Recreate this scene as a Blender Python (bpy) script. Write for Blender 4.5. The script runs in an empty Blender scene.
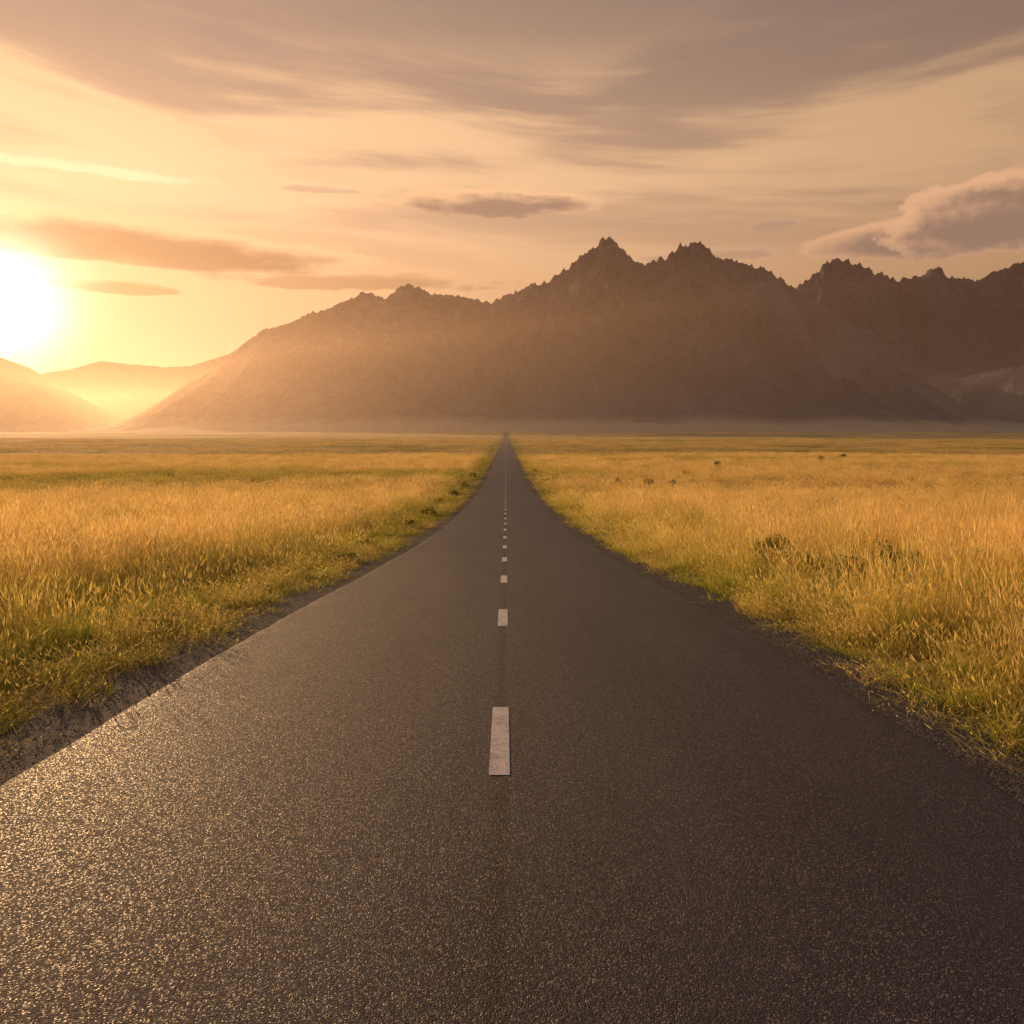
import bpy, math, random, bmesh
import numpy as np
from mathutils import Vector, Euler
rng = np.random.default_rng(7)
random.seed(7)
scene = bpy.context.scene
scene.view_settings.view_transform = 'Standard'
scene.view_settings.look = 'None'
scene.view_settings.exposure = 0
scene.view_settings.gamma = 1

CAMZ = 2.3
PITCH = math.atan(0.1)
YAW = math.radians(0.43)
F = 800.0

def bearing(px, py):
    """surveyed sighting -> (azimuth, elevation) radians; azimuth 0 = along the road, + = right"""
    r = (px-512)/F; u = (512-py)/F
    y = math.cos(PITCH)+math.sin(PITCH)*u
    z = -math.sin(PITCH)+math.cos(PITCH)*u
    return math.atan2(r, y)+YAW, math.atan2(z, math.hypot(r, y))

# ------------------------------------------------------------ numpy noise
def perlin(x, y, seed=0):
    x = np.asarray(x, float); y = np.asarray(y, float)
    xi = np.floor(x).astype(np.int64); yi = np.floor(y).astype(np.int64)
    xf = x-xi; yf = y-yi
    def g(ix, iy):
        h = (ix*374761393 + iy*668265263 + seed*974711) & 0x7fffffff
        h = ((h ^ (h >> 13))*1274126177) & 0x7fffffff
        h = h ^ (h >> 16)
        a = (h % 4096)/4096.0*2*np.pi
        return np.cos(a), np.sin(a)
    u = xf*xf*xf*(xf*(xf*6-15)+10); v = yf*yf*yf*(yf*(yf*6-15)+10)
    g00 = g(xi, yi); g10 = g(xi+1, yi); g01 = g(xi, yi+1); g11 = g(xi+1, yi+1)
    n00 = g00[0]*xf+g00[1]*yf
    n10 = g10[0]*(xf-1)+g10[1]*yf
    n01 = g01[0]*xf+g01[1]*(yf-1)
    n11 = g11[0]*(xf-1)+g11[1]*(yf-1)
    return ((n00*(1-u)+n10*u)*(1-v)+(n01*(1-u)+n11*u)*v)*1.4
def fbm(x, y, o=4, seed=0, gain=0.5):
    s = 0; a = 1; t = 0
    for i in range(o):
        s = s+a*perlin(x*2**i+i*17.3, y*2**i-i*9.1, seed+i); t += a; a *= gain
    return s/t
def ridged(x, y, o=5, seed=0, gain=0.5):
    s = 0; a = 1; t = 0; w = 1
    for i in range(o):
        n = (1-np.abs(perlin(x*2**i+i*7.7, y*2**i-i*3.3, seed+i)))**2*w
        w = np.clip(n*1.4, 0, 1)
        s = s+a*n; t += a; a *= gain
    return s/t
def sstep(x, a, b):
    t = np.clip((x-a)/(b-a), 0, 1); return t*t*(3-2*t)

# ------------------------------------------------------------ node helpers
class NT:
    def __init__(s, tree): s.t = tree; s.n = tree.nodes; s.l = tree.links
    def new(s, typ, **kw):
        nd = s.n.new(typ)
        for k, v in kw.items(): setattr(nd, k, v)
        return nd
    def put(s, sock, v):
        if isinstance(v, bpy.types.NodeSocket): s.l.new(v, sock)
        else: sock.default_value = v
    def m(s, op, a, b=None, c=None, clamp=False):
        nd = s.new('ShaderNodeMath', operation=op, use_clamp=clamp)
        s.put(nd.inputs[0], a)
        if b is not None: s.put(nd.inputs[1], b)
        if c is not None: s.put(nd.inputs[2], c)
        return nd.outputs[0]
    def vm(s, op, a, b=None):
        nd = s.new('ShaderNodeVectorMath', operation=op)
        s.put(nd.inputs[0], a)
        if b is not None: s.put(nd.inputs[1], b)
        return nd.outputs['Value'] if op in ('DOT_PRODUCT', 'LENGTH') else nd.outputs[0]
    def sep(s, v):
        nd = s.new('ShaderNodeSeparateXYZ'); s.l.new(v, nd.inputs[0]); return nd.outputs
    def comb(s, x, y, z=0.0):
        nd = s.new('ShaderNodeCombineXYZ')
        for i, v in enumerate((x, y, z)): s.put(nd.inputs[i], v)
        return nd.outputs[0]
    def noise(s, vec, scale=1, detail=4, rough=0.5, dist=0.0, color=False):
        nd = s.new('ShaderNodeTexNoise')
        s.l.new(vec, nd.inputs['Vector'])
        nd.inputs['Scale'].default_value = scale; nd.inputs['Detail'].default_value = detail
        nd.inputs['Roughness'].default_value = rough; nd.inputs['Distortion'].default_value = dist
        return nd.outputs['Color' if color else 'Fac']
    def rng(s, v, a, b, c=0.0, d=1.0, smooth=True):
        nd = s.new('ShaderNodeMapRange', interpolation_type='SMOOTHSTEP' if smooth else 'LINEAR')
        s.put(nd.inputs[0], v)
        for i, q in enumerate((a, b, c, d)): s.put(nd.inputs[i+1], q)
        return nd.outputs[0]
    def mix(s, f, a, b, mode='MIX'):
        nd = s.new('ShaderNodeMix', data_type='RGBA', blend_type=mode)
        s.put(nd.inputs[0], f)
        for sock, v in ((nd.inputs[6], a), (nd.inputs[7], b)):
            if isinstance(v, tuple) and len(v) == 3: v = v+(1,)
            s.put(sock, v)
        return nd.outputs[2]
    def ramp(s, f, stops, interp='LINEAR'):
        nd = s.new('ShaderNodeValToRGB'); s.put(nd.inputs[0], f)
        e = nd.color_ramp.elements; nd.color_ramp.interpolation = interp
        while len(e) < len(stops): e.new(0.5)
        for el, (p, c) in zip(e, stops):
            el.position = p; el.color = tuple(c)+(1,) if len(c) == 3 else c
        return nd.outputs[0]

def material(name):
    m = bpy.data.materials.new(name); m.use_nodes = True
    m.node_tree.nodes.clear()
    nt = NT(m.node_tree)
    out = nt.new('ShaderNodeOutputMaterial')
    return m, nt, out
def principled(nt, out, col, rough=0.8, bump=None, bstr=0.5, bdist=0.01, spec=0.5, tint=None):
    p = nt.new('ShaderNodeBsdfPrincipled')
    nt.put(p.inputs['Base Color'], col); nt.put(p.inputs['Roughness'], rough)
    nt.put(p.inputs['Specular IOR Level'], spec)
    if tint: p.inputs['Specular Tint'].default_value = tint
    if bump is not None:
        b = nt.new('ShaderNodeBump'); b.inputs['Strength'].default_value = bstr
        b.inputs['Distance'].default_value = bdist
        nt.l.new(bump, b.inputs['Height']); nt.l.new(b.outputs[0], p.inputs['Normal'])
    nt.l.new(p.outputs[0], out.inputs[0])
    return p

# ------------------------------------------------------------ mesh helpers
def mk_obj(name, verts, faces, mat, smooth=True, link=True):
    me = bpy.data.meshes.new(name)
    me.from_pydata([tuple(v) for v in np.asarray(verts, float).tolist()], [], faces if isinstance(faces, list) else faces.tolist())
    if smooth: me.polygons.foreach_set('use_smooth', [True]*len(me.polygons))
    me.materials.append(mat); me.update()
    ob = bpy.data.objects.new(name, me)
    if link: scene.collection.objects.link(ob)
    return ob
def grid_faces(nr, nc):
    i = np.arange(nr-1)[:, None]*nc+np.arange(nc-1)[None, :]
    i = i.ravel()
    return np.stack([i, i+1, i+nc+1, i+nc], 1)

# ------------------------------------------------------------ road long-profile
PY = np.array([-3000, -300, -60, -20, 0, 5.2, 6.7, 9, 13.1, 21.2, 34.7, 59.3, 111.7, 215, 560, 1300, 2400, 20000], float)
PD = np.array([1.2, 1.2, 1.3, 1.65, 2.22, 2.457, 2.54, 2.68, 2.985, 3.67, 4.72, 6.15, 8.0, 8.85, 9.1, 8.2, .8, -8], float)
_s = np.diff(PD)/np.diff(PY)
_m = np.zeros(len(PY)); _m[1:-1] = np.where(_s[:-1]*_s[1:] > 0, 2*_s[:-1]*_s[1:]/(_s[:-1]+_s[1:]+1e-12), 0)
def prof(y):
    y = np.asarray(y, float)
    i = np.clip(np.searchsorted(PY, y)-1, 0, len(PY)-2)
    h = PY[i+1]-PY[i]; t = np.clip((y-PY[i])/h, 0, 1)
    a = PD[i]; b = PD[i+1]
    v = a*(1+2*t)*(1-t)**2+_m[i]*h*t*(1-t)**2+b*t*t*(3-2*t)+_m[i+1]*h*t*t*(t-1)
    return CAMZ-v
ys = list(np.arange(-60, 60, 0.4)); y = 60
while y < 17000: ys.append(y); y *= 1.03
ys = np.array(ys)
LX = np.array([0, 3.3, 3.6, 4.0, 4.5, 5.6, 6.8, 8.2, 10, 14, 20], float)
LZr = np.array([-.10, -.10, -.10, -.06, -.03, -.02, -.12, -.02, .03, .0, .0])
LZl = np.array([-.10, -.10, -.10, -.06, -.03, -.08, -.32, -.10, .08, .05, .0])
def ground_z(x, y):
    x = np.asarray(x, float); y = np.asarray(y, float)
    ax = np.abs(x)
    lat = np.where(x > 0, np.interp(ax, LX, LZr), np.interp(ax, LX, LZl))
    amp = np.clip((ax-5)/25, 0, 1)
    und = fbm(x/22, y/30, 3, 5)*0.45*amp+fbm(x/4, y/5, 2, 9)*0.08*np.clip((ax-4.8)/2, 0, 1)
    und = und+fbm(x/160, y/200, 2, 15)*1.9*np.clip((ax-25)/150, 0, 1)*np.clip(1-y/5000, 0, 1)
    return prof(y)+lat+und
def green_amt(x, y):
    """how green the meadow is (0 dry gold .. 1 green)"""
    ax = np.abs(x)
    a = sstep(fbm(x/7, y/10, 3, 71), .05, .36)*.7
    b = sstep(fbm(x/110, y/45, 4, 75), .10, .28)*.95*sstep(y, 60, 150)
    near = np.interp(ax, [4, 5.5, 7, 9], [.65, .5, .28, 0])
    left = np.where((x < 0), np.interp(ax, [5, 6, 8, 9.5], [0, .55, .45, 0]), 0)
    rgt = np.where(x > 0, sstep(fbm(x/3.2, y/6, 2, 77), -.03, .3)*np.interp(ax, [5, 6.5, 10, 14], [0, .95, .85, 0]), 0)
    return np.clip(a+b+near+left+rgt, 0, 1)

# ------------------------------------------------------------ materials
def mat_ground():
    m, nt, out = material('meadow_ground')
    pos = nt.new('ShaderNodeNewGeometry').outputs['Position']; p = nt.sep(pos)
    g = nt.new('ShaderNodeAttribute', attribute_name='g').outputs['Fac']
    n2 = nt.noise(nt.comb(nt.m('MULTIPLY', p[0], .002), nt.m('MULTIPLY', p[1], .0035)), 1, 4, .62)
    g = nt.m('ADD', nt.m('MULTIPLY', g, .9), nt.m('MULTIPLY', nt.rng(n2, .5, .62), .6), clamp=True)
    fine = nt.noise(pos, 6, 3, .7)
    med = nt.noise(nt.comb(nt.m('MULTIPLY', p[0], .3), nt.m('MULTIPLY', p[1], .12)), 1, 4, .65)
    gold = nt.mix(med, (.70, .44, .14), (.88, .62, .24))
    gold = nt.mix(nt.rng(fine, .35, .65), (.42, .28, .09), gold)
    green = nt.mix(fine, (.12, .115, .025), (.28, .24, .06))
    col = nt.mix(g, gold, green)
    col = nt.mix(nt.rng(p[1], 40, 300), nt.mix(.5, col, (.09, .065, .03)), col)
    principled(nt, out, col, .95, nt.m('ADD', fine, med), .8, .25, .1)
    return m
def mat_grass(name, root, mid, tip, green_mul=1.0, trans=.5):
    m, nt, out = material(name)
    g = nt.new('ShaderNodeAttribute', attribute_type='INSTANCER', attribute_name='g').outputs['Fac']
    at = nt.new('ShaderNodeAttribute', attribute_name='t').outputs['Fac']
    oi = nt.new('ShaderNodeObjectInfo').outputs['Random']
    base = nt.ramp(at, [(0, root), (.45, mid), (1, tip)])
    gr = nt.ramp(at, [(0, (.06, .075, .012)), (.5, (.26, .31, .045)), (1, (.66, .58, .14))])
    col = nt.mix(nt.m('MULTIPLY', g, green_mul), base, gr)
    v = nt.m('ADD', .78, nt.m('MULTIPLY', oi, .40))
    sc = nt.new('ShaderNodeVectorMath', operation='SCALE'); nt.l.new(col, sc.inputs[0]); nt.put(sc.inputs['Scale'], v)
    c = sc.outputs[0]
    d = nt.new('ShaderNodeBsdfDiffuse'); nt.l.new(c, d.inputs[0])
    t = nt.new('ShaderNodeBsdfTranslucent'); nt.l.new(c, t.inputs[0])
    mx = nt.new('ShaderNodeMixShader'); mx.inputs[0].default_value = trans
    nt.l.new(d.outputs[0], mx.inputs[1]); nt.l.new(t.outputs[0], mx.inputs[2])
    nt.l.new(mx.outputs[0], out.inputs[0])
    return m
def mat_asphalt():
    m, nt, out = material('asphalt')
    pos = nt.new('ShaderNodeNewGeometry').outputs['Position']; p = nt.sep(pos)
    vo = nt.new('ShaderNodeTexVoronoi'); vo.inputs['Scale'].default_value = 110; nt.l.new(pos, vo.inputs['Vector'])
    vc = nt.sep(vo.outputs['Color'])
    fine = nt.noise(pos, 170, 1, .6)
    big = nt.noise(nt.comb(nt.m('MULTIPLY', p[0], 1.0), nt.m('MULTIPLY', p[1], .16)), .9, 3, .6)
    col = nt.ramp(vc[0], [(0, (.014, .015, .026)), (.55, (.030, .032, .052)), (.88, (.064, .064, .088)), (1, (.32, .26, .23))])
    col = nt.mix(nt.rng(big, .3, .7), nt.mix(.45, col, (.020, .021, .036)), nt.mix(.2, col, (.060, .061, .085)))
    ax = nt.m('ABSOLUTE', p[0])
    tr = nt.m('ABSOLUTE', nt.m('SUBTRACT', nt.m('ABSOLUTE', nt.m('SUBTRACT', ax, 1.75)), .8))
    track = nt.rng(tr, 0, .45, .3, 0)
    col = nt.mix(track, col, (.046, .047, .064))
    sx = nt.m('ABSOLUTE', nt.m('ADD', p[0], nt.m('MULTIPLY', nt.m('SUBTRACT', nt.noise(pos, 2.5, 2, .6), .5), .05)))
    seam = nt.rng(sx, .015, .075, .6, 0)
    col = nt.mix(seam, col, (.009, .009, .012))
    h = nt.m('ADD', nt.m('MULTIPLY', nt.m('SUBTRACT', 1, vo.outputs['Distance']), .8), fine)
    # a few polished aggregate faces sparkle, the binder is matt
    rough = nt.m('SUBTRACT', .80, nt.m('MULTIPLY', nt.rng(vc[1], .55, 1.0), .42))
    principled(nt, out, col, rough, h, 1.0, .010, .25, (1, .80, .58, 1))
    return m
def mat_paint():
    m, nt, out = material('road_paint')
    pos = nt.new('ShaderNodeNewGeometry').outputs['Position']
    n = nt.noise(pos, 60, 4, .7); n2 = nt.noise(pos, 6, 3, .6)
    wear = nt.rng(nt.m('ADD', n, nt.m('MULTIPLY', n2, .4)), .64, .90)
    col = nt.mix(wear, (.60, .56, .52), (.16, .15, .145))
    principled(nt, out, col, .7, n, .6, .006)
    return m
def mat_gravel():
    m, nt, out = material('gravel')
    pos = nt.new('ShaderNodeNewGeometry').outputs['Position']
    vo = nt.new('ShaderNodeTexVoronoi'); vo.inputs['Scale'].default_value = 45; nt.l.new(pos, vo.inputs['Vector'])
    vc = nt.sep(vo.outputs['Color'])
    col = nt.ramp(vc[0], [(0, (.030, .027, .029)), (.6, (.070, .062, .062)), (1, (.17, .145, .13))])
    col = nt.mix(nt.rng(nt.noise(pos, 3, 3, .6), .4, .7), col, (.065, .052, .042))
    principled(nt, out, col, .9, nt.m('SUBTRACT', 1, vo.outputs['Distance']), .8, .012, .1)
    return m
def mat_stone():
    m, nt, out = material('stone')
    oi = nt.new('ShaderNodeObjectInfo').outputs['Random']
    col = nt.ramp(oi, [(0, (.04, .036, .036)), (.6, (.09, .08, .075)), (1, (.18, .155, .135))])
    principled(nt, out, col, .9, spec=.1)
    return m
def mat_rock():
    m, nt, out = material('mountain_rock')
    gm = nt.new('ShaderNodeNewGeometry'); pos = gm.outputs['Position']
    nz = nt.sep(gm.outputs['Normal'])[2]; pz = nt.sep(pos)[2]
    sp = nt.new('ShaderNodeAttribute', attribute_name='spur').outputs['Fac']
    n1 = nt.noise(pos, .004, 5, .65); n2 = nt.noise(pos, .02, 3, .7)
    rock = nt.mix(nt.rng(n1, .3, .7), (.034, .038, .064), (.076, .078, .110))
    rock = nt.mix(nt.rng(n2, .35, .65), nt.mix(.6, rock, (.013, .014, .024)), rock)
    relief_tone = nt.mix(n2, (.085, .085, .108), (.155, .148, .165))
    rock = nt.mix(nt.m('MULTIPLY', nt.rng(nt.m('ADD', sp, nt.m('MULTIPLY', nt.m('SUBTRACT', n2, .5), .3)), .60, .36), .8), rock, relief_tone)  # relief shading put into the colour: paler gullies, darker spur ridges
    veg = nt.mix(n2, (.050, .050, .048), (.095, .090, .082))
    col = nt.mix(nt.m('MULTIPLY', nt.rng(nz, .80, .96), nt.rng(n1, .35, .65)), rock, veg)
    plain = nt.mix(n1, (.36, .28, .17), (.48, .38, .24))
    low = nt.rng(nt.m('ADD', pz, nt.m('MULTIPLY', nt.m('SUBTRACT', n1, .5), 90)), 70, 15)
    col = nt.mix(low, col, plain)
    principled(nt, out, col, .95, nt.m('ADD', n1, nt.m('MULTIPLY', n2, .5)), 1.0, 60, .1)
    return m
M_ground = mat_ground(); M_asph = mat_asphalt(); M_paint = mat_paint(); M_gravel = mat_gravel()
M_stone = mat_stone(); M_rock = mat_rock()
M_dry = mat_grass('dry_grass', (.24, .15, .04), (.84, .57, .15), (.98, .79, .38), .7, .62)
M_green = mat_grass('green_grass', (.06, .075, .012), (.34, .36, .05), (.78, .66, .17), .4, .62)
M_leaf = mat_grass('shrub_leaf', (.03, .045, .01), (.10, .13, .022), (.22, .24, .035), .0, .45)

# ------------------------------------------------------------ ground sheet
xs = [0, 1.7, 3.3, 3.6, 4.0, 4.3, 4.8, 5.2, 5.6, 6.2, 6.8, 7.5, 8.2, 9, 10]
x = 11.2
while x < 17000: xs.append(x); x *= 1.07
xs = np.array([-v for v in xs[:0:-1]]+xs)
X, Y = np.meshgrid(xs, ys)
Z = ground_z(X, Y)
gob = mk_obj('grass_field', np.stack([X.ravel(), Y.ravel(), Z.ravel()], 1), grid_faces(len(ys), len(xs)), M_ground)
at = gob.data.attributes.new('g', 'FLOAT', 'POINT'); at.data.foreach_set('value', green_amt(X, Y).ravel().astype(np.float32))

# ------------------------------------------------------------ road
yr = ys[ys < 2300]
def ribbon(name, cols, mat):
    V = np.stack([np.stack([np.broadcast_to(cx, yr.shape), yr, prof(yr)+dz], 1) for cx, dz in cols], 1)
    return mk_obj(name, V.reshape(-1, 3), grid_faces(len(yr), len(cols)), mat)
eL = -3.5-fbm(yr*1.3, yr*0+3, 4, 2)*.05; eR = 3.5+fbm(yr*1.3, yr*0+8, 4, 4)*.05
ribbon('road', [(eL-.05, -.035), (eL, -.020), (eL+.12, -.006), (-1.7+0*yr, .012), (0*yr, .02), (1.7+0*yr, .012), (eR-.12, -.006), (eR, -.020), (eR+.05, -.035)], M_asph)
ribbon('gravel_shoulder', [(-4.7, -.10), (-4.3, -.04), (-3.9, -.03), (-3.3, -.03)], M_gravel)
ribbon('gravel_shoulder', [(3.3, -.03), (3.9, -.03), (4.3, -.04), (4.7, -.10)], M_gravel)
V = []; Fc = []
y0 = 5.53-6.03*8
while y0 < 1500:
    n = 6
    for i in range(n):
        yy = y0+1.70*i/(n-1)
        for xx in (-.075, 0, .075):
            V.append((xx, yy, np.interp(yy, ys, prof(ys))+.02*(1-abs(xx)/1.7*.4)+.004))
    b = len(V)-3*n
    for i in range(n-1):
        for j in range(2):
            q = b+i*3+j; Fc.append((q, q+1, q+4, q+3))
    y0 += 6.03
mk_obj('lane_marking', V, Fc, M_paint)

# ------------------------------------------------------------ scatter machinery
def scatter(name, pts, rot, scl, idx, g, coll):
    me = bpy.data.meshes.new(name)
    me.vertices.add(len(pts)); me.vertices.foreach_set('co', np.asarray(pts, np.float32).ravel())
    a = me.attributes.new('rot', 'FLOAT_VECTOR', 'POINT'); a.data.foreach_set('vector', np.asarray(rot, np.float32).ravel())
    a = me.attributes.new('scl', 'FLOAT_VECTOR', 'POINT'); a.data.foreach_set('vector', np.asarray(scl, np.float32).ravel())
    a = me.attributes.new('idx', 'INT', 'POINT'); a.data.foreach_set('value', np.asarray(idx, np.int32))
    a = me.attributes.new('g', 'FLOAT', 'POINT'); a.data.foreach_set('value', np.asarray(g, np.float32))
    me.update()
    ob = bpy.data.objects.new(name, me); scene.collection.objects.link(ob)
    ng = bpy.data.node_groups.new(name+'_scatter', 'GeometryNodeTree')
    ng.interface.new_socket('Geometry', in_out='INPUT', socket_type='NodeSocketGeometry')
    ng.interface.new_socket('Geometry', in_out='OUTPUT', socket_type='NodeSocketGeometry')
    N = ng.nodes; L = ng.links
    gi = N.new('NodeGroupInput'); go = N.new('NodeGroupOutput')
    iop = N.new('GeometryNodeInstanceOnPoints'); ci = N.new('GeometryNodeCollectionInfo')
    ci.inputs['Collection'].default_value = coll
    ci.inputs['Separate Children'].default_value = True; ci.inputs['Reset Children'].default_value = True
    def na(nm, dt):
        q = N.new('GeometryNodeInputNamedAttribute'); q.data_type = dt; q.inputs['Name'].default_value = nm
        return q.outputs['Attribute']
    e2r = N.new('FunctionNodeEulerToRotation')
    L.new(na('rot', 'FLOAT_VECTOR'), e2r.inputs[0])
    L.new(gi.outputs[0], iop.inputs['Points']); L.new(ci.outputs[0], iop.inputs['Instance'])
    iop.inputs['Pick Instance'].default_value = True
    L.new(na('idx', 'INT'), iop.inputs['Instance Index'])
    L.new(e2r.outputs[0], iop.inputs['Rotation']); L.new(na('scl', 'FLOAT_VECTOR'), iop.inputs['Scale'])
    L.new(iop.outputs[0], go.inputs[0])
    md = ob.modifiers.new('scatter', 'NODES'); md.node_group = ng
    return ob

def clump(name, n, rad, hmin, hmax, width, lean, mat, seeds=0.0, sr=0, headk=1.0):
    r = random.Random(sr); V = []; Fa = []; T = []
    for i in range(n):
        a = r.uniform(0, 6.283); d = rad*math.sqrt(r.random())
        bx, by = d*math.cos(a), d*math.sin(a)
        h = r.uniform(hmin, hmax); fa = r.uniform(0, 6.283)
        la = r.uniform(0, 6.283); ln = r.uniform(.05, lean)*h
        lx, ly = ln*math.cos(la), ln*math.sin(la)
        seed = r.random() < seeds
        w = width*r.uniform(.7, 1.3)*(0.6 if seed else 1)
        if seed: h *= 1.25
        wx, wy = w*math.cos(fa)/2, w*math.sin(fa)/2
        b = len(V)
        for t, ws in ((0, 1), (.4, .9), (.75, .6)):
            cx, cy, cz = bx+lx*t*t, by+ly*t*t, h*t*(1-.12*t*lean)
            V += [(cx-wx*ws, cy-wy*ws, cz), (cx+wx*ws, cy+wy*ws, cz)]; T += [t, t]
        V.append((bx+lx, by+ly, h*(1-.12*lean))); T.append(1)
        Fa += [(b, b+1, b+3, b+2), (b+2, b+3, b+5, b+4), (b+4, b+5, b+6)]
        if seed:
            hl = h*r.uniform(.13, .22); hw = width*headk*r.uniform(1.0, 1.8)
            tx, ty, tz = bx+lx, by+ly, h*(1-.12*lean)
            dx, dy = lx/h*hl*1.6, ly/h*hl*1.6
            for q in (0, 1.57):
                ux, uy = hw*math.cos(fa+q), hw*math.sin(fa+q)
                b = len(V)
                V += [(tx-dx*.5, ty-dy*.5, tz-hl*.5), (tx+ux, ty+uy, tz-hl*.1), (tx+dx*.6, ty+dy*.6, tz+hl*.6), (tx-ux, ty-uy, tz-hl*.1)]
                T += [.9, 1, 1, 1]; Fa.append((b, b+1, b+2, b+3))
    ob = mk_obj(name, V, Fa, mat, smooth=False, link=False)
    at = ob.data.attributes.new('t', 'FLOAT', 'POINT'); at.data.foreach_set('value', T)
    return ob
C_dry = bpy.data.collections.new('dry_grass_tufts'); C_green = bpy.data.collections.new('green_grass_tufts'); C_st = bpy.data.collections.new('pebbles')
for i in range(5):
    C_dry.objects.link(clump('dry_tuft_%d' % i, 58, .30, .32, .80, .0050, .6, M_dry, .5, 10+i))
for i in range(5, 8):   # tall seed-bearing stalks
    C_dry.objects.link(clump('dry_tuft_%d' % i, 11, .26, .60, .90, .0038, .45, M_dry, .95, 80+i, 1.3))
for i in range(4):
    C_green.objects.link(clump('green_tuft_%d' % i, 66, .26, .20, .55, .0075, .9, M_green, .08, 30+i))
for i in range(4):
    bm = bmesh.new(); bmesh.ops.create_icosphere(bm, subdivisions=1, radius=1)
    for v in bm.verts: v.co *= random.uniform(.7, 1.2); v.co.z *= .65
    me = bpy.data.meshes.new('pebble_%d' % i); bm.to_mesh(me); me.materials.append(M_stone)
    C_st.objects.link(bpy.data.objects.new('pebble_%d' % i, me))

def pts_in(y0, y1, dens, margin=8, slope=.8):
    A = (y1-y0)*2*(slope*y1+margin); n = int(A*dens)
    yy = rng.uniform(y0, y1, n); xx = rng.uniform(-1, 1, n)*(slope*y1+margin)
    k = np.abs(xx) < slope*np.maximum(yy, 0)+margin
    return xx[k], yy[k]
D = dict(p=[], r=[], s=[], i=[], g=[]); G = dict(p=[], r=[], s=[], i=[], g=[])
def add(dst, x, y, sxy, sz, ni, g, sink=.02, i0=0):
    n = len(x)
    z = ground_z(x, y)-sink
    dst['p'].append(np.stack([x, y, z], 1))
    dst['r'].append(np.stack([rng.normal(0, .07, n), rng.normal(0, .07, n), rng.uniform(0, 6.283, n)], 1))
    dst['s'].append(np.stack([sxy, sxy, sz], 1)); dst['i'].append(rng.integers(i0, ni, n))
    dst['g'].append(np.clip(g+rng.normal(0, .08, n), 0, 1))
for (y0, y1, dens, s, hz) in ((-6, 14, 13, 1.0, 1.0), (14, 34, 7.5, 1.15, 1.0), (34, 90, 2.4, 1.9, 1.0), (90, 300, .36, 4.4, 1.1), (300, 1000, .013, 18, 1.2)):
    xx, yy = pts_in(y0, y1, dens)
    ax = np.abs(xx); edge = 3.77+.17*s
    k = ax > edge+fbm(xx*0+np.sign(xx)*5, yy*.9, 3, 21)*.45+rng.exponential(.10, len(xx))
    xx, yy, ax = xx[k], yy[k], ax[k]
    left = xx < 0
    tall0 = np.where(left, 5.7, 4.8)+fbm(yy*.35, xx*0, 3, 33)*.8
    hgt = np.clip((ax-edge)/(tall0-edge+.2), 0, 1)
    hgt = .22+.36*hgt+.55*np.clip((ax-tall0)/1.3, 0, 1)
    tuft = fbm(xx/1.3, yy/1.6, 3, 47)
    hgt = hgt*(1+fbm(xx/5, yy/9, 3, 41)*.45+(tuft*.9 if s < 3 else 0))
    g = green_amt(xx, yy)
    isg = rng.random(len(xx)) < g*(.85 if s < 3 else .6)
    sv = s*rng.uniform(.8, 1.2, len(xx))
    tall = np.where(rng.random(len(xx)) < .08, 1.4, 1.0)
    add(D, xx[~isg], yy[~isg], sv[~isg], (tall*hz*hgt*rng.uniform(.75, 1.2, len(xx)))[~isg], 5, g[~isg])
    add(G, xx[isg], yy[isg], sv[isg], (hz*hgt*rng.uniform(1.0, 1.55, len(xx)))[isg], 4, g[isg])
    if s < 2:   # seed stalks standing above the sward
        xx, yy = pts_in(y0, y1, 1.7 if s < 1.5 else .5)
        ax = np.abs(xx); k = (ax > 4.8+rng.exponential(.5, len(xx))) & (rng.random(len(xx)) < .45+fbm(xx/2, yy/3, 2, 90))
        xx, yy, ax = xx[k], yy[k], ax[k]
        sc = np.interp(ax, [4.2, 6, 8], [.45, .85, 1.0])*rng.uniform(.8, 1.15, len(xx))
        add(D, xx, yy, np.full(len(xx), 1.0 if s < 1.5 else 1.4), sc, 8, np.zeros(len(xx)), i0=5)
cat = lambda d: [np.concatenate(d[k]) for k in ('p', 'r', 's', 'i', 'g')]
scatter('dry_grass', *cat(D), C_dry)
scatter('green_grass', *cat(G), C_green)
n = 6000
yy = 2+rng.random(n)**1.7*40; sd = rng.choice([-1, 1], n); ax = 3.56+np.abs(rng.normal(0, .3, n)); ax = np.where(ax > 4.5, 3.8, ax)
ss = rng.uniform(.003, .009, n)*np.where(rng.random(n) < .03, 1.8, 1)
scatter('loose_gravel', np.stack([sd*ax, yy, prof(yy)-.03], 1), rng.uniform(0, 6.28, (n, 3)), np.stack([ss]*3, 1), rng.integers(0, 4, n), np.zeros(n), C_st)

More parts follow.
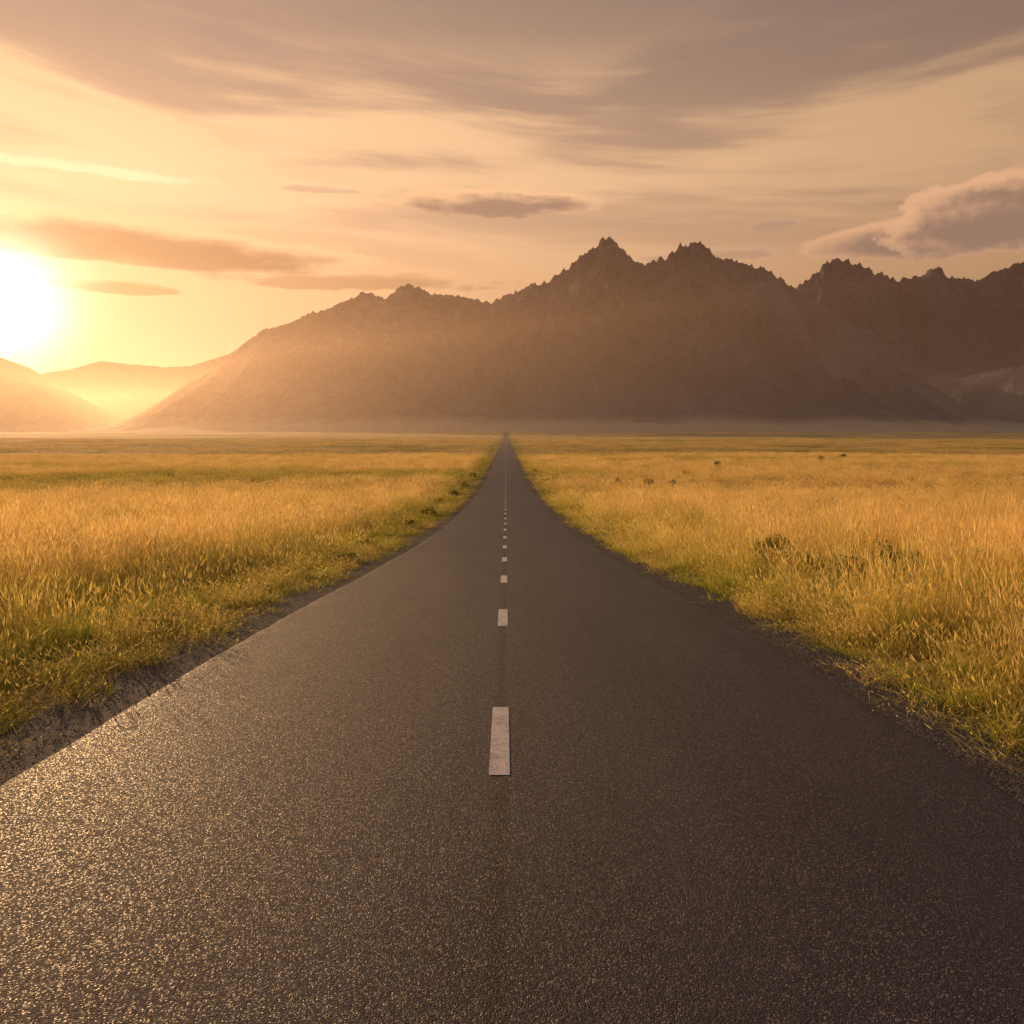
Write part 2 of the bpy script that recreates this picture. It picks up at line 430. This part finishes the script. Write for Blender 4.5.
# ------------------------------------------------------------ shrubs
def shrub_mesh(name, seed, n=1500):
    r = random.Random(seed); V = []; Fa = []; T = []
    lobes = [(r.uniform(-.35, .35), r.uniform(-.35, .35), r.uniform(.25, .6), r.uniform(.18, .34)) for _ in range(9)]
    for i in range(n):
        cx, cy, cz, rr = r.choice(lobes)
        d = Vector((r.gauss(0, 1), r.gauss(0, 1), r.gauss(0, 1))).normalized()*rr*r.uniform(.5, 1.1)
        c = Vector((cx, cy, cz))+d
        if c.z < 0: c.z = -c.z*.4
        e = Euler((r.uniform(0, 6), r.uniform(0, 6), r.uniform(0, 6)))
        l = r.uniform(.03, .06); w = l*.35
        b = len(V)
        for q in ((-l, 0, 0), (0, w, 0), (l, 0, 0), (0, -w, 0)):
            v = Vector(q); v.rotate(e); V.append(tuple(c+v)); T.append(min(1, max(0, c.z)))
        Fa.append((b, b+1, b+2, b+3))
    for i in range(14):
        cx, cy, cz, rr = r.choice(lobes)
        p0 = Vector((r.uniform(-.06, .06), r.uniform(-.06, .06), -.05)); p1 = Vector((cx, cy, cz+rr*.5))
        for q in ((.012, 0, 0), (0, .012, 0)):
            b = len(V); q = Vector(q)
            V += [tuple(p0-q), tuple(p0+q), tuple(p1+q*.3), tuple(p1-q*.3)]; T += [0, 0, 0, 0]; Fa.append((b, b+1, b+2, b+3))
    ob = mk_obj(name, V, Fa, M_leaf, smooth=False, link=False)
    at = ob.data.attributes.new('t', 'FLOAT', 'POINT'); at.data.foreach_set('value', T)
    return ob.data
SM = [shrub_mesh('shrub_leaves_%d' % i, 50+i) for i in range(3)]
SH = [(6.9, 20.6, 1.1, 1.35), (7.5, 21.4, .9, 1.2), (7.2, 15.6, 1.0, 1.15), (7.9, 16.4, 1.0, 1.3), (6.6, 16.8, .7, .9), (8.6, 17.6, .9, 1.15),
      (20.5, 114, 1.5, 2.0), (16.5, 118, 1.2, 1.7), (23.5, 113, 1.2, 1.8), (5.6, 62, 1.2, .9), (6.0, 66, 1.1, .8), (7.4, 55, 1.0, .9),
      (-4.8, 24, .7, .45), (-5.4, 31, .8, .5), (-5.4, 46, .9, .7), (-5.9, 60, 1.1, .8), (-6.3, 78, 1.2, .9), (-5.8, 95, 1.2, 1.1), (-6.4, 120, 1.4, 1.2), (-6.0, 150, 1.5, 1.3),
      (6.0, 90, 1.2, 1.0), (6.4, 130, 1.4, 1.1), (6.2, 170, 1.5, 1.2), (-4.9, 11.2, .45, .3),
      (34, 150, 1.5, 1.9), (50, 190, 2.0, 2.0), (90, 230, 2.4, 2.2), (110, 260, 2.6, 2.2)]
for i, (sx, sy, sw, sh) in enumerate(SH):
    ob = bpy.data.objects.new('shrub', SM[i % 3]); scene.collection.objects.link(ob)
    ob.location = (sx, sy, float(ground_z(sx, sy))-.03); ob.scale = (sw, sw, sh); ob.rotation_euler = (0, 0, i*1.7)

# ------------------------------------------------------------ mountains
def gsm(a, n):
    k = np.exp(-np.linspace(-2, 2, 2*n+1)**2); k /= k.sum()
    return np.convolve(np.pad(a, n, mode='edge'), k, mode='valid')
def mountain(name, sky, Rf, Rr, Rb, seed, jag=1.0, nr=150, spur=.55, step=.055):
    pts = sorted(bearing(a, b) for a, b in sky)
    az0 = np.array([p[0] for p in pts]); te = np.tan(np.array([p[1] for p in pts]))
    az = np.arange(az0[0], az0[-1], math.radians(step))
    T0 = np.interp(az, az0, te)
    amp = np.clip(T0/.2, 0.1, 1)
    k = az*180/np.pi
    T = T0+amp*jag*(.0035*fbm(k*.9, k*0, 3, seed+50)+.0095*(ridged(k*1.5, k*0+3, 5, seed+60, .6)-.5)*np.clip(amp*1.3-.2, 0, 1))
    n1 = int(nr*.8)
    t = np.concatenate([np.linspace(0, 1, n1)**.85, 1+np.linspace(0, 1, int(nr*.2)+1)[1:]])
    Rrz = Rr*(1+.10*fbm(k*.10, k*0, 2, seed+3)); Rfz = Rf*(1+.08*fbm(k*.12, k*0+5, 3, seed+4))
    R = np.where(t[:, None] <= 1, Rfz+(Rrz-Rfz)*t[:, None], Rrz+(Rb-Rrz)*(t[:, None]-1))
    AZ = np.broadcast_to(az, R.shape); TT = np.broadcast_to(t[:, None], R.shape)
    Ts = gsm(T, 14)
    H = np.maximum(Ts*Rrz+CAMZ+6.8, 5)
    x = R*np.sin(AZ); y = R*np.cos(AZ)
    S = 1/900.
    wx = fbm(x*S*.7, y*S*.7, 3, seed+11)*.9
    sp = ridged(x*S+wx+TT*.9, y*S*.25+wx*.4, 6, seed+20, .50)
    sp2 = ridged(x*S*3.0-TT*1.5+wx, y*S*.9, 5, seed+30, .58)
    p = np.where(TT <= 1, .05*TT+.95*TT**1.5, np.clip(1-(TT-1), 0, 1)**1.3)
    env = np.where(TT <= 1, np.clip(TT*2.2-.1, 0, 1)*(1-.80*TT**3), .1)
    h = p*(1+env*((sp-.5)*spur*5.2+(sp2-.5)*spur*2.2))
    h = np.maximum(h, p*.25)*H[None, :]
    c = (6.8+CAMZ)/Rrz
    # faces stay below the crest line as seen across the plain; the back falls away at once
    lim = (Ts+c)[None, :]*np.where(TT <= 1, R*(.80+.20*TT**2.2), Rrz*np.clip(1-.9*(TT-1), 0, 1))
    q = h/lim
    h = lim*np.where(q < .75, q, .75+.25*(1-np.exp(-(q-.75)/.25)))
    ci = n1-1
    crest = (T+c)*Rrz
    f = crest/np.maximum(h[ci], 1)
    fs = gsm(f, 10)
    wb = np.where(TT <= 1, TT**5, np.clip(2-TT, 0, 1)**3)
    h = h*(1+(fs[None, :]-1)*wb)
    f = crest/np.maximum(h[ci], 1)
    wf = np.where(TT <= 1, TT**22, np.clip(1-6*(TT-1), 0, 1))
    h = h*(1+(np.clip(f, .5, 2)[None, :]-1)*wf)
    # nothing in front may stand above the crest
    h = np.where(TT < 1, np.minimum(h, (T+c)[None, :]*R*.995), h)
    z = h-1.5-6.8
    ob = mk_obj(name, np.stack([x.ravel(), y.ravel(), z.ravel()], 1), grid_faces(len(t), len(az)), M_rock, smooth=False)
    sa = sp*.6+sp2*.4; sa = sa+(.65-sa)*sstep(TT, .80, .97)
    at = ob.data.attributes.new('spur', 'FLOAT', 'POINT'); at.data.foreach_set('value', sa.ravel().astype(np.float32))
    return ob

A = [(60, 431), (115, 425), (140, 413), (165, 398), (200, 374), (235, 350), (262, 330), (290, 323), (313, 311), (325, 310), (345, 301), (362, 293), (385, 297), (408, 283), (430, 294), (460, 296),
     (490, 302), (520, 290), (545, 281), (560, 272), (575, 262), (590, 250), (603, 238), (610, 239), (618, 245), (628, 256), (640, 263), (655, 265), (668, 255), (680, 243), (688, 248), (695, 239), (707, 247), (714, 257), (735, 262), (760, 266), (785, 281), (800, 292),
     (825, 306), (850, 322), (875, 334), (900, 358), (925, 383), (950, 400), (985, 415), (1030, 424), (1100, 431)]
B = [(640, 420), (700, 360), (750, 320), (785, 292), (802, 284), (818, 272), (832, 257), (842, 257), (850, 262), (872, 270), (890, 279), (920, 278), (930, 270), (940, 268), (950, 277), (975, 281), (998, 270), (1024, 264), (1070, 250), (1120, 262), (1180, 245), (1260, 270), (1400, 300), (1600, 380)]
E = [(700, 430), (780, 424), (830, 414), (870, 400), (905, 390), (940, 380), (965, 377), (990, 371), (1024, 364), (1080, 352), (1150, 345), (1250, 350), (1400, 370), (1550, 420)]
Cc = [(-700, 330), (-400, 320), (-200, 345), (-100, 340), (-40, 352), (0, 357), (40, 374), (75, 368), (100, 361), (130, 364), (165, 367), (190, 366), (210, 360), (235, 352), (280, 350), (400, 380), (560, 428)]
Dd = [(-700, 300), (-500, 330), (-300, 320), (-150, 335), (-60, 345), (0, 357), (30, 368), (60, 386), (90, 402), (120, 416), (160, 424), (230, 431)]
mountain('mountain_range', A, 2500, 4700, 6500, 3, 1.0, 250)
mountain('mountain_range', B, 6300, 8300, 9800, 17, 1.1, 170)
mountain('mountain_range', E, 5000, 5600, 6800, 61, .6, 140, .18)
mountain('mountain_range', Dd, 5600, 6800, 8500, 29, .6, 80)
mountain('mountain_range', Cc, 9500, 12000, 14000, 43, .6, 80)

# ------------------------------------------------------------ haze: a real layer of dusty air over the plain
def haze(name, dens, g, col, x0, x1, y0, y1, z0, z1):
    m, nt, out = material(name)
    vs = nt.new('ShaderNodeVolumeScatter'); vs.inputs['Color'].default_value = col
    vs.inputs['Density'].default_value = dens; vs.inputs['Anisotropy'].default_value = g
    nt.l.new(vs.outputs[0], out.inputs['Volume'])
    v = [(a, b, c) for a in (x0, x1) for b in (y0, y1) for c in (z0, z1)]
    mk_obj(name, v, [(0, 1, 3, 2), (4, 6, 7, 5), (0, 4, 5, 1), (2, 3, 7, 6), (0, 2, 6, 4), (1, 5, 7, 3)], m, smooth=False)
haze('haze', 1.05e-4, .60, (1.0, .77, .62, 1), -17000, 17000, 150, 17000, -12, 330)

# ------------------------------------------------------------ sun and sky
SAZ, SEL = bearing(0, 302)
sd = Vector((math.sin(SAZ)*math.cos(SEL), math.cos(SAZ)*math.cos(SEL), math.sin(SEL)))
L = bpy.data.lights.new('sun', 'SUN'); L.energy = 5; L.angle = math.radians(.6); L.color = (1, .56, .25)
so = bpy.data.objects.new('sun', L); scene.collection.objects.link(so); so.rotation_euler = sd.to_track_quat('Z', 'Y').to_euler()

w = bpy.data.worlds.new('World'); scene.world = w; w.use_nodes = True
w.node_tree.nodes.clear(); nt = NT(w.node_tree)
wo = nt.new('ShaderNodeOutputWorld'); bg = nt.new('ShaderNodeBackground'); bg.inputs[1].default_value = .1
nt.l.new(bg.outputs[0], wo.inputs[0])
st = nt.new('ShaderNodeTexSky', sky_type='NISHITA'); st.sun_disc = False
st.sun_elevation = SEL; st.sun_rotation = SAZ % (2*math.pi); st.dust_density = 4; st.air_density = 1.2
d = nt.new('ShaderNodeTexCoord').outputs['Generated']; dn = nt.vm('NORMALIZE', d); s3 = nt.sep(dn)
az = nt.m('MULTIPLY', nt.m('ARCTAN2', s3[0], s3[1]), 57.29578)
el = nt.m('MULTIPLY', nt.m('ARCSINE', s3[2]), 57.29578)
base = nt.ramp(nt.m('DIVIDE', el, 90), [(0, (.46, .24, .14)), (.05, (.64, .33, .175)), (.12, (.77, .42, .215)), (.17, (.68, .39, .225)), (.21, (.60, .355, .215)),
    (.25, (.43, .265, .18)), (.30, (.29, .195, .160)), (.45, (.32, .27, .28)), (.6, (.42, .39, .44)), (1, (.42, .42, .56))])  # unseen zenith brightened as added fill light for the grass
angs = nt.m('MULTIPLY', nt.m('ARCCOSINE', nt.vm('DOT_PRODUCT', dn, tuple(sd))), 57.29578)
dim = nt.rng(angs, 15, 75, 1.0, .60)
wv = nt.noise(nt.comb(nt.m('MULTIPLY', az, .03), nt.m('MULTIPLY', el, .06)), 1, 1, .5)
el2 = nt.m('ADD', el, nt.m('ADD', nt.m('MULTIPLY', az, .05), nt.m('MULTIPLY', wv, 6)))
st1 = nt.noise(nt.comb(nt.m('MULTIPLY', az, .030), nt.m('MULTIPLY', el2, .22), 3.7), 1, 3, .52)
st2 = nt.noise(nt.comb(nt.m('MULTIPLY', az, .08), nt.m('MULTIPLY', el2, .9), 9.1), 1, 5, .62)
up = nt.rng(el, 9, 17)
stc = nt.m('ADD', st1, nt.m('MULTIPLY', nt.m('SUBTRACT', st2, .5), .36))
light = nt.m('MULTIPLY', nt.rng(stc, .38, .60), nt.m('MULTIPLY', up, nt.rng(el, 20, 25.5, 1, .12)))
dark = nt.m('MULTIPLY', nt.rng(stc, .54, .36), nt.m('MULTIPLY', up, nt.rng(el, 30, 45, 1, 0)))
def scale_col(c, f):
    nd = nt.new('ShaderNodeVectorMath', operation='SCALE'); nt.l.new(c, nd.inputs[0]); nt.put(nd.inputs['Scale'], f); return nd.outputs[0]
col = nt.mix(nt.m('MULTIPLY', light, .8), base, (1.0, .60, .32))
col = nt.mix(nt.m('MULTIPLY', dark, .40), col, (.37, .24, .185))
cn = nt.noise(nt.comb(nt.m('MULTIPLY', az, .22), nt.m('MULTIPLY', el, .75)), 1, 5, .6)
cb = nt.noise(nt.comb(nt.m('MULTIPLY', az, .36), nt.m('MULTIPLY', el, .55), 2.2), 1, 6, .6)
def cloud(col, cx, cy, hw, hh, body, rim, op=1.0, nz=None, k=1.6, soft=.5, tilt=0.0):
    a0, e0 = bearing(cx, cy); a1, _ = bearing(cx+hw, cy); _, e1 = bearing(cx, cy-hh)
    a0, e0, a1, e1 = [math.degrees(v) for v in (a0, e0, a1, e1)]
    u = nt.m('DIVIDE', nt.m('SUBTRACT', az, a0), a1-a0)
    v = nt.m('DIVIDE', nt.m('ADD', nt.m('SUBTRACT', el, e0), nt.m('MULTIPLY', nt.m('SUBTRACT', az, a0), tilt)), e1-e0)
    lower = nt.m('LESS_THAN', v, 0.0)
    v = nt.m('MULTIPLY', v, nt.m('ADD', 1, nt.m('MULTIPLY', lower, .45)))
    q = nt.m('SUBTRACT', 1, nt.m('ADD', nt.m('MULTIPLY', u, u), nt.m('MULTIPLY', v, v)))
    q = nt.m('ADD', q, nt.m('MULTIPLY', nt.m('SUBTRACT', nz or cn, .5), k*2))
    mask = nt.m('MULTIPLY', nt.rng(q, .05, .05+soft), op)
    core = nt.rng(nt.m('ADD', q, nt.m('MULTIPLY', v, -.35)), .1, .9)
    return nt.mix(mask, col, nt.mix(core, rim, body))
col = scale_col(col, dim)
gl1 = nt.m('MULTIPLY', nt.m('EXPONENT', nt.m('MULTIPLY', angs, -1/9.0)), .30)
col = nt.vm('ADD', col, scale_col(nt.comb(1.0, .56, .34), gl1))
col = cloud(col, 60, 166, 190, 10, (1.2, .80, .48), (1.0, .64, .38), .75, soft=.9)
col = cloud(col, 70, 222, 110, 6, (1.3, .85, .50), (1.1, .7, .40), .6, soft=.9)
col = cloud(col, 320, 190, 50, 5, (.52, .31, .20), (.62, .4, .26), .6)
col = cloud(col, 340, 283, 170, 12, (.42, .20, .10), (.60, .32, .16), .85)
col = cloud(col, 120, 288, 70, 9, (.36, .16, .08), (.62, .32, .16), .85)
col = cloud(col, 130, 247, 270, 31, (.30, .13, .07), (.92, .52, .27), .97, k=.6, soft=.32, tilt=.02)
col = cloud(col, 495, 206, 112, 20, (.33, .19, .13), (.95, .54, .28), .95, k=1.0)
col = cloud(col, 720, 256, 90, 9, (.38, .22, .145), (.62, .37, .23), .65)
col = cloud(col, 770, 226, 34, 8, (.40, .24, .165), (.62, .37, .24), .5)
col = cloud(col, 940, 238, 170, 28, (.29, .17, .12), (.74, .39, .21), .97, nz=cb, k=.5, soft=.25)
col = cloud(col, 1000, 220, 140, 56, (.29, .17, .12), (.78, .42, .23), .97, nz=cb, k=.9, soft=.25)
core = nt.m('MULTIPLY', nt.m('EXPONENT', nt.m('MULTIPLY', nt.m('MULTIPLY', angs, angs), -1/9.0)), 2.6)
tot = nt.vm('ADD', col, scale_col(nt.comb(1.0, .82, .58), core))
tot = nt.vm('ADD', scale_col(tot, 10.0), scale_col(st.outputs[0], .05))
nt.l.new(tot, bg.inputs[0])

# ------------------------------------------------------------ camera
cd = bpy.data.cameras.new('camera'); cam = bpy.data.objects.new('camera', cd); scene.collection.objects.link(cam)
cd.sensor_width = 36; cd.lens = F/1024*36; cd.clip_start = .05; cd.clip_end = 60000
cam.location = (.05, 0, CAMZ); cam.rotation_euler = (math.pi/2-PITCH, 0, -YAW)
scene.camera = cam
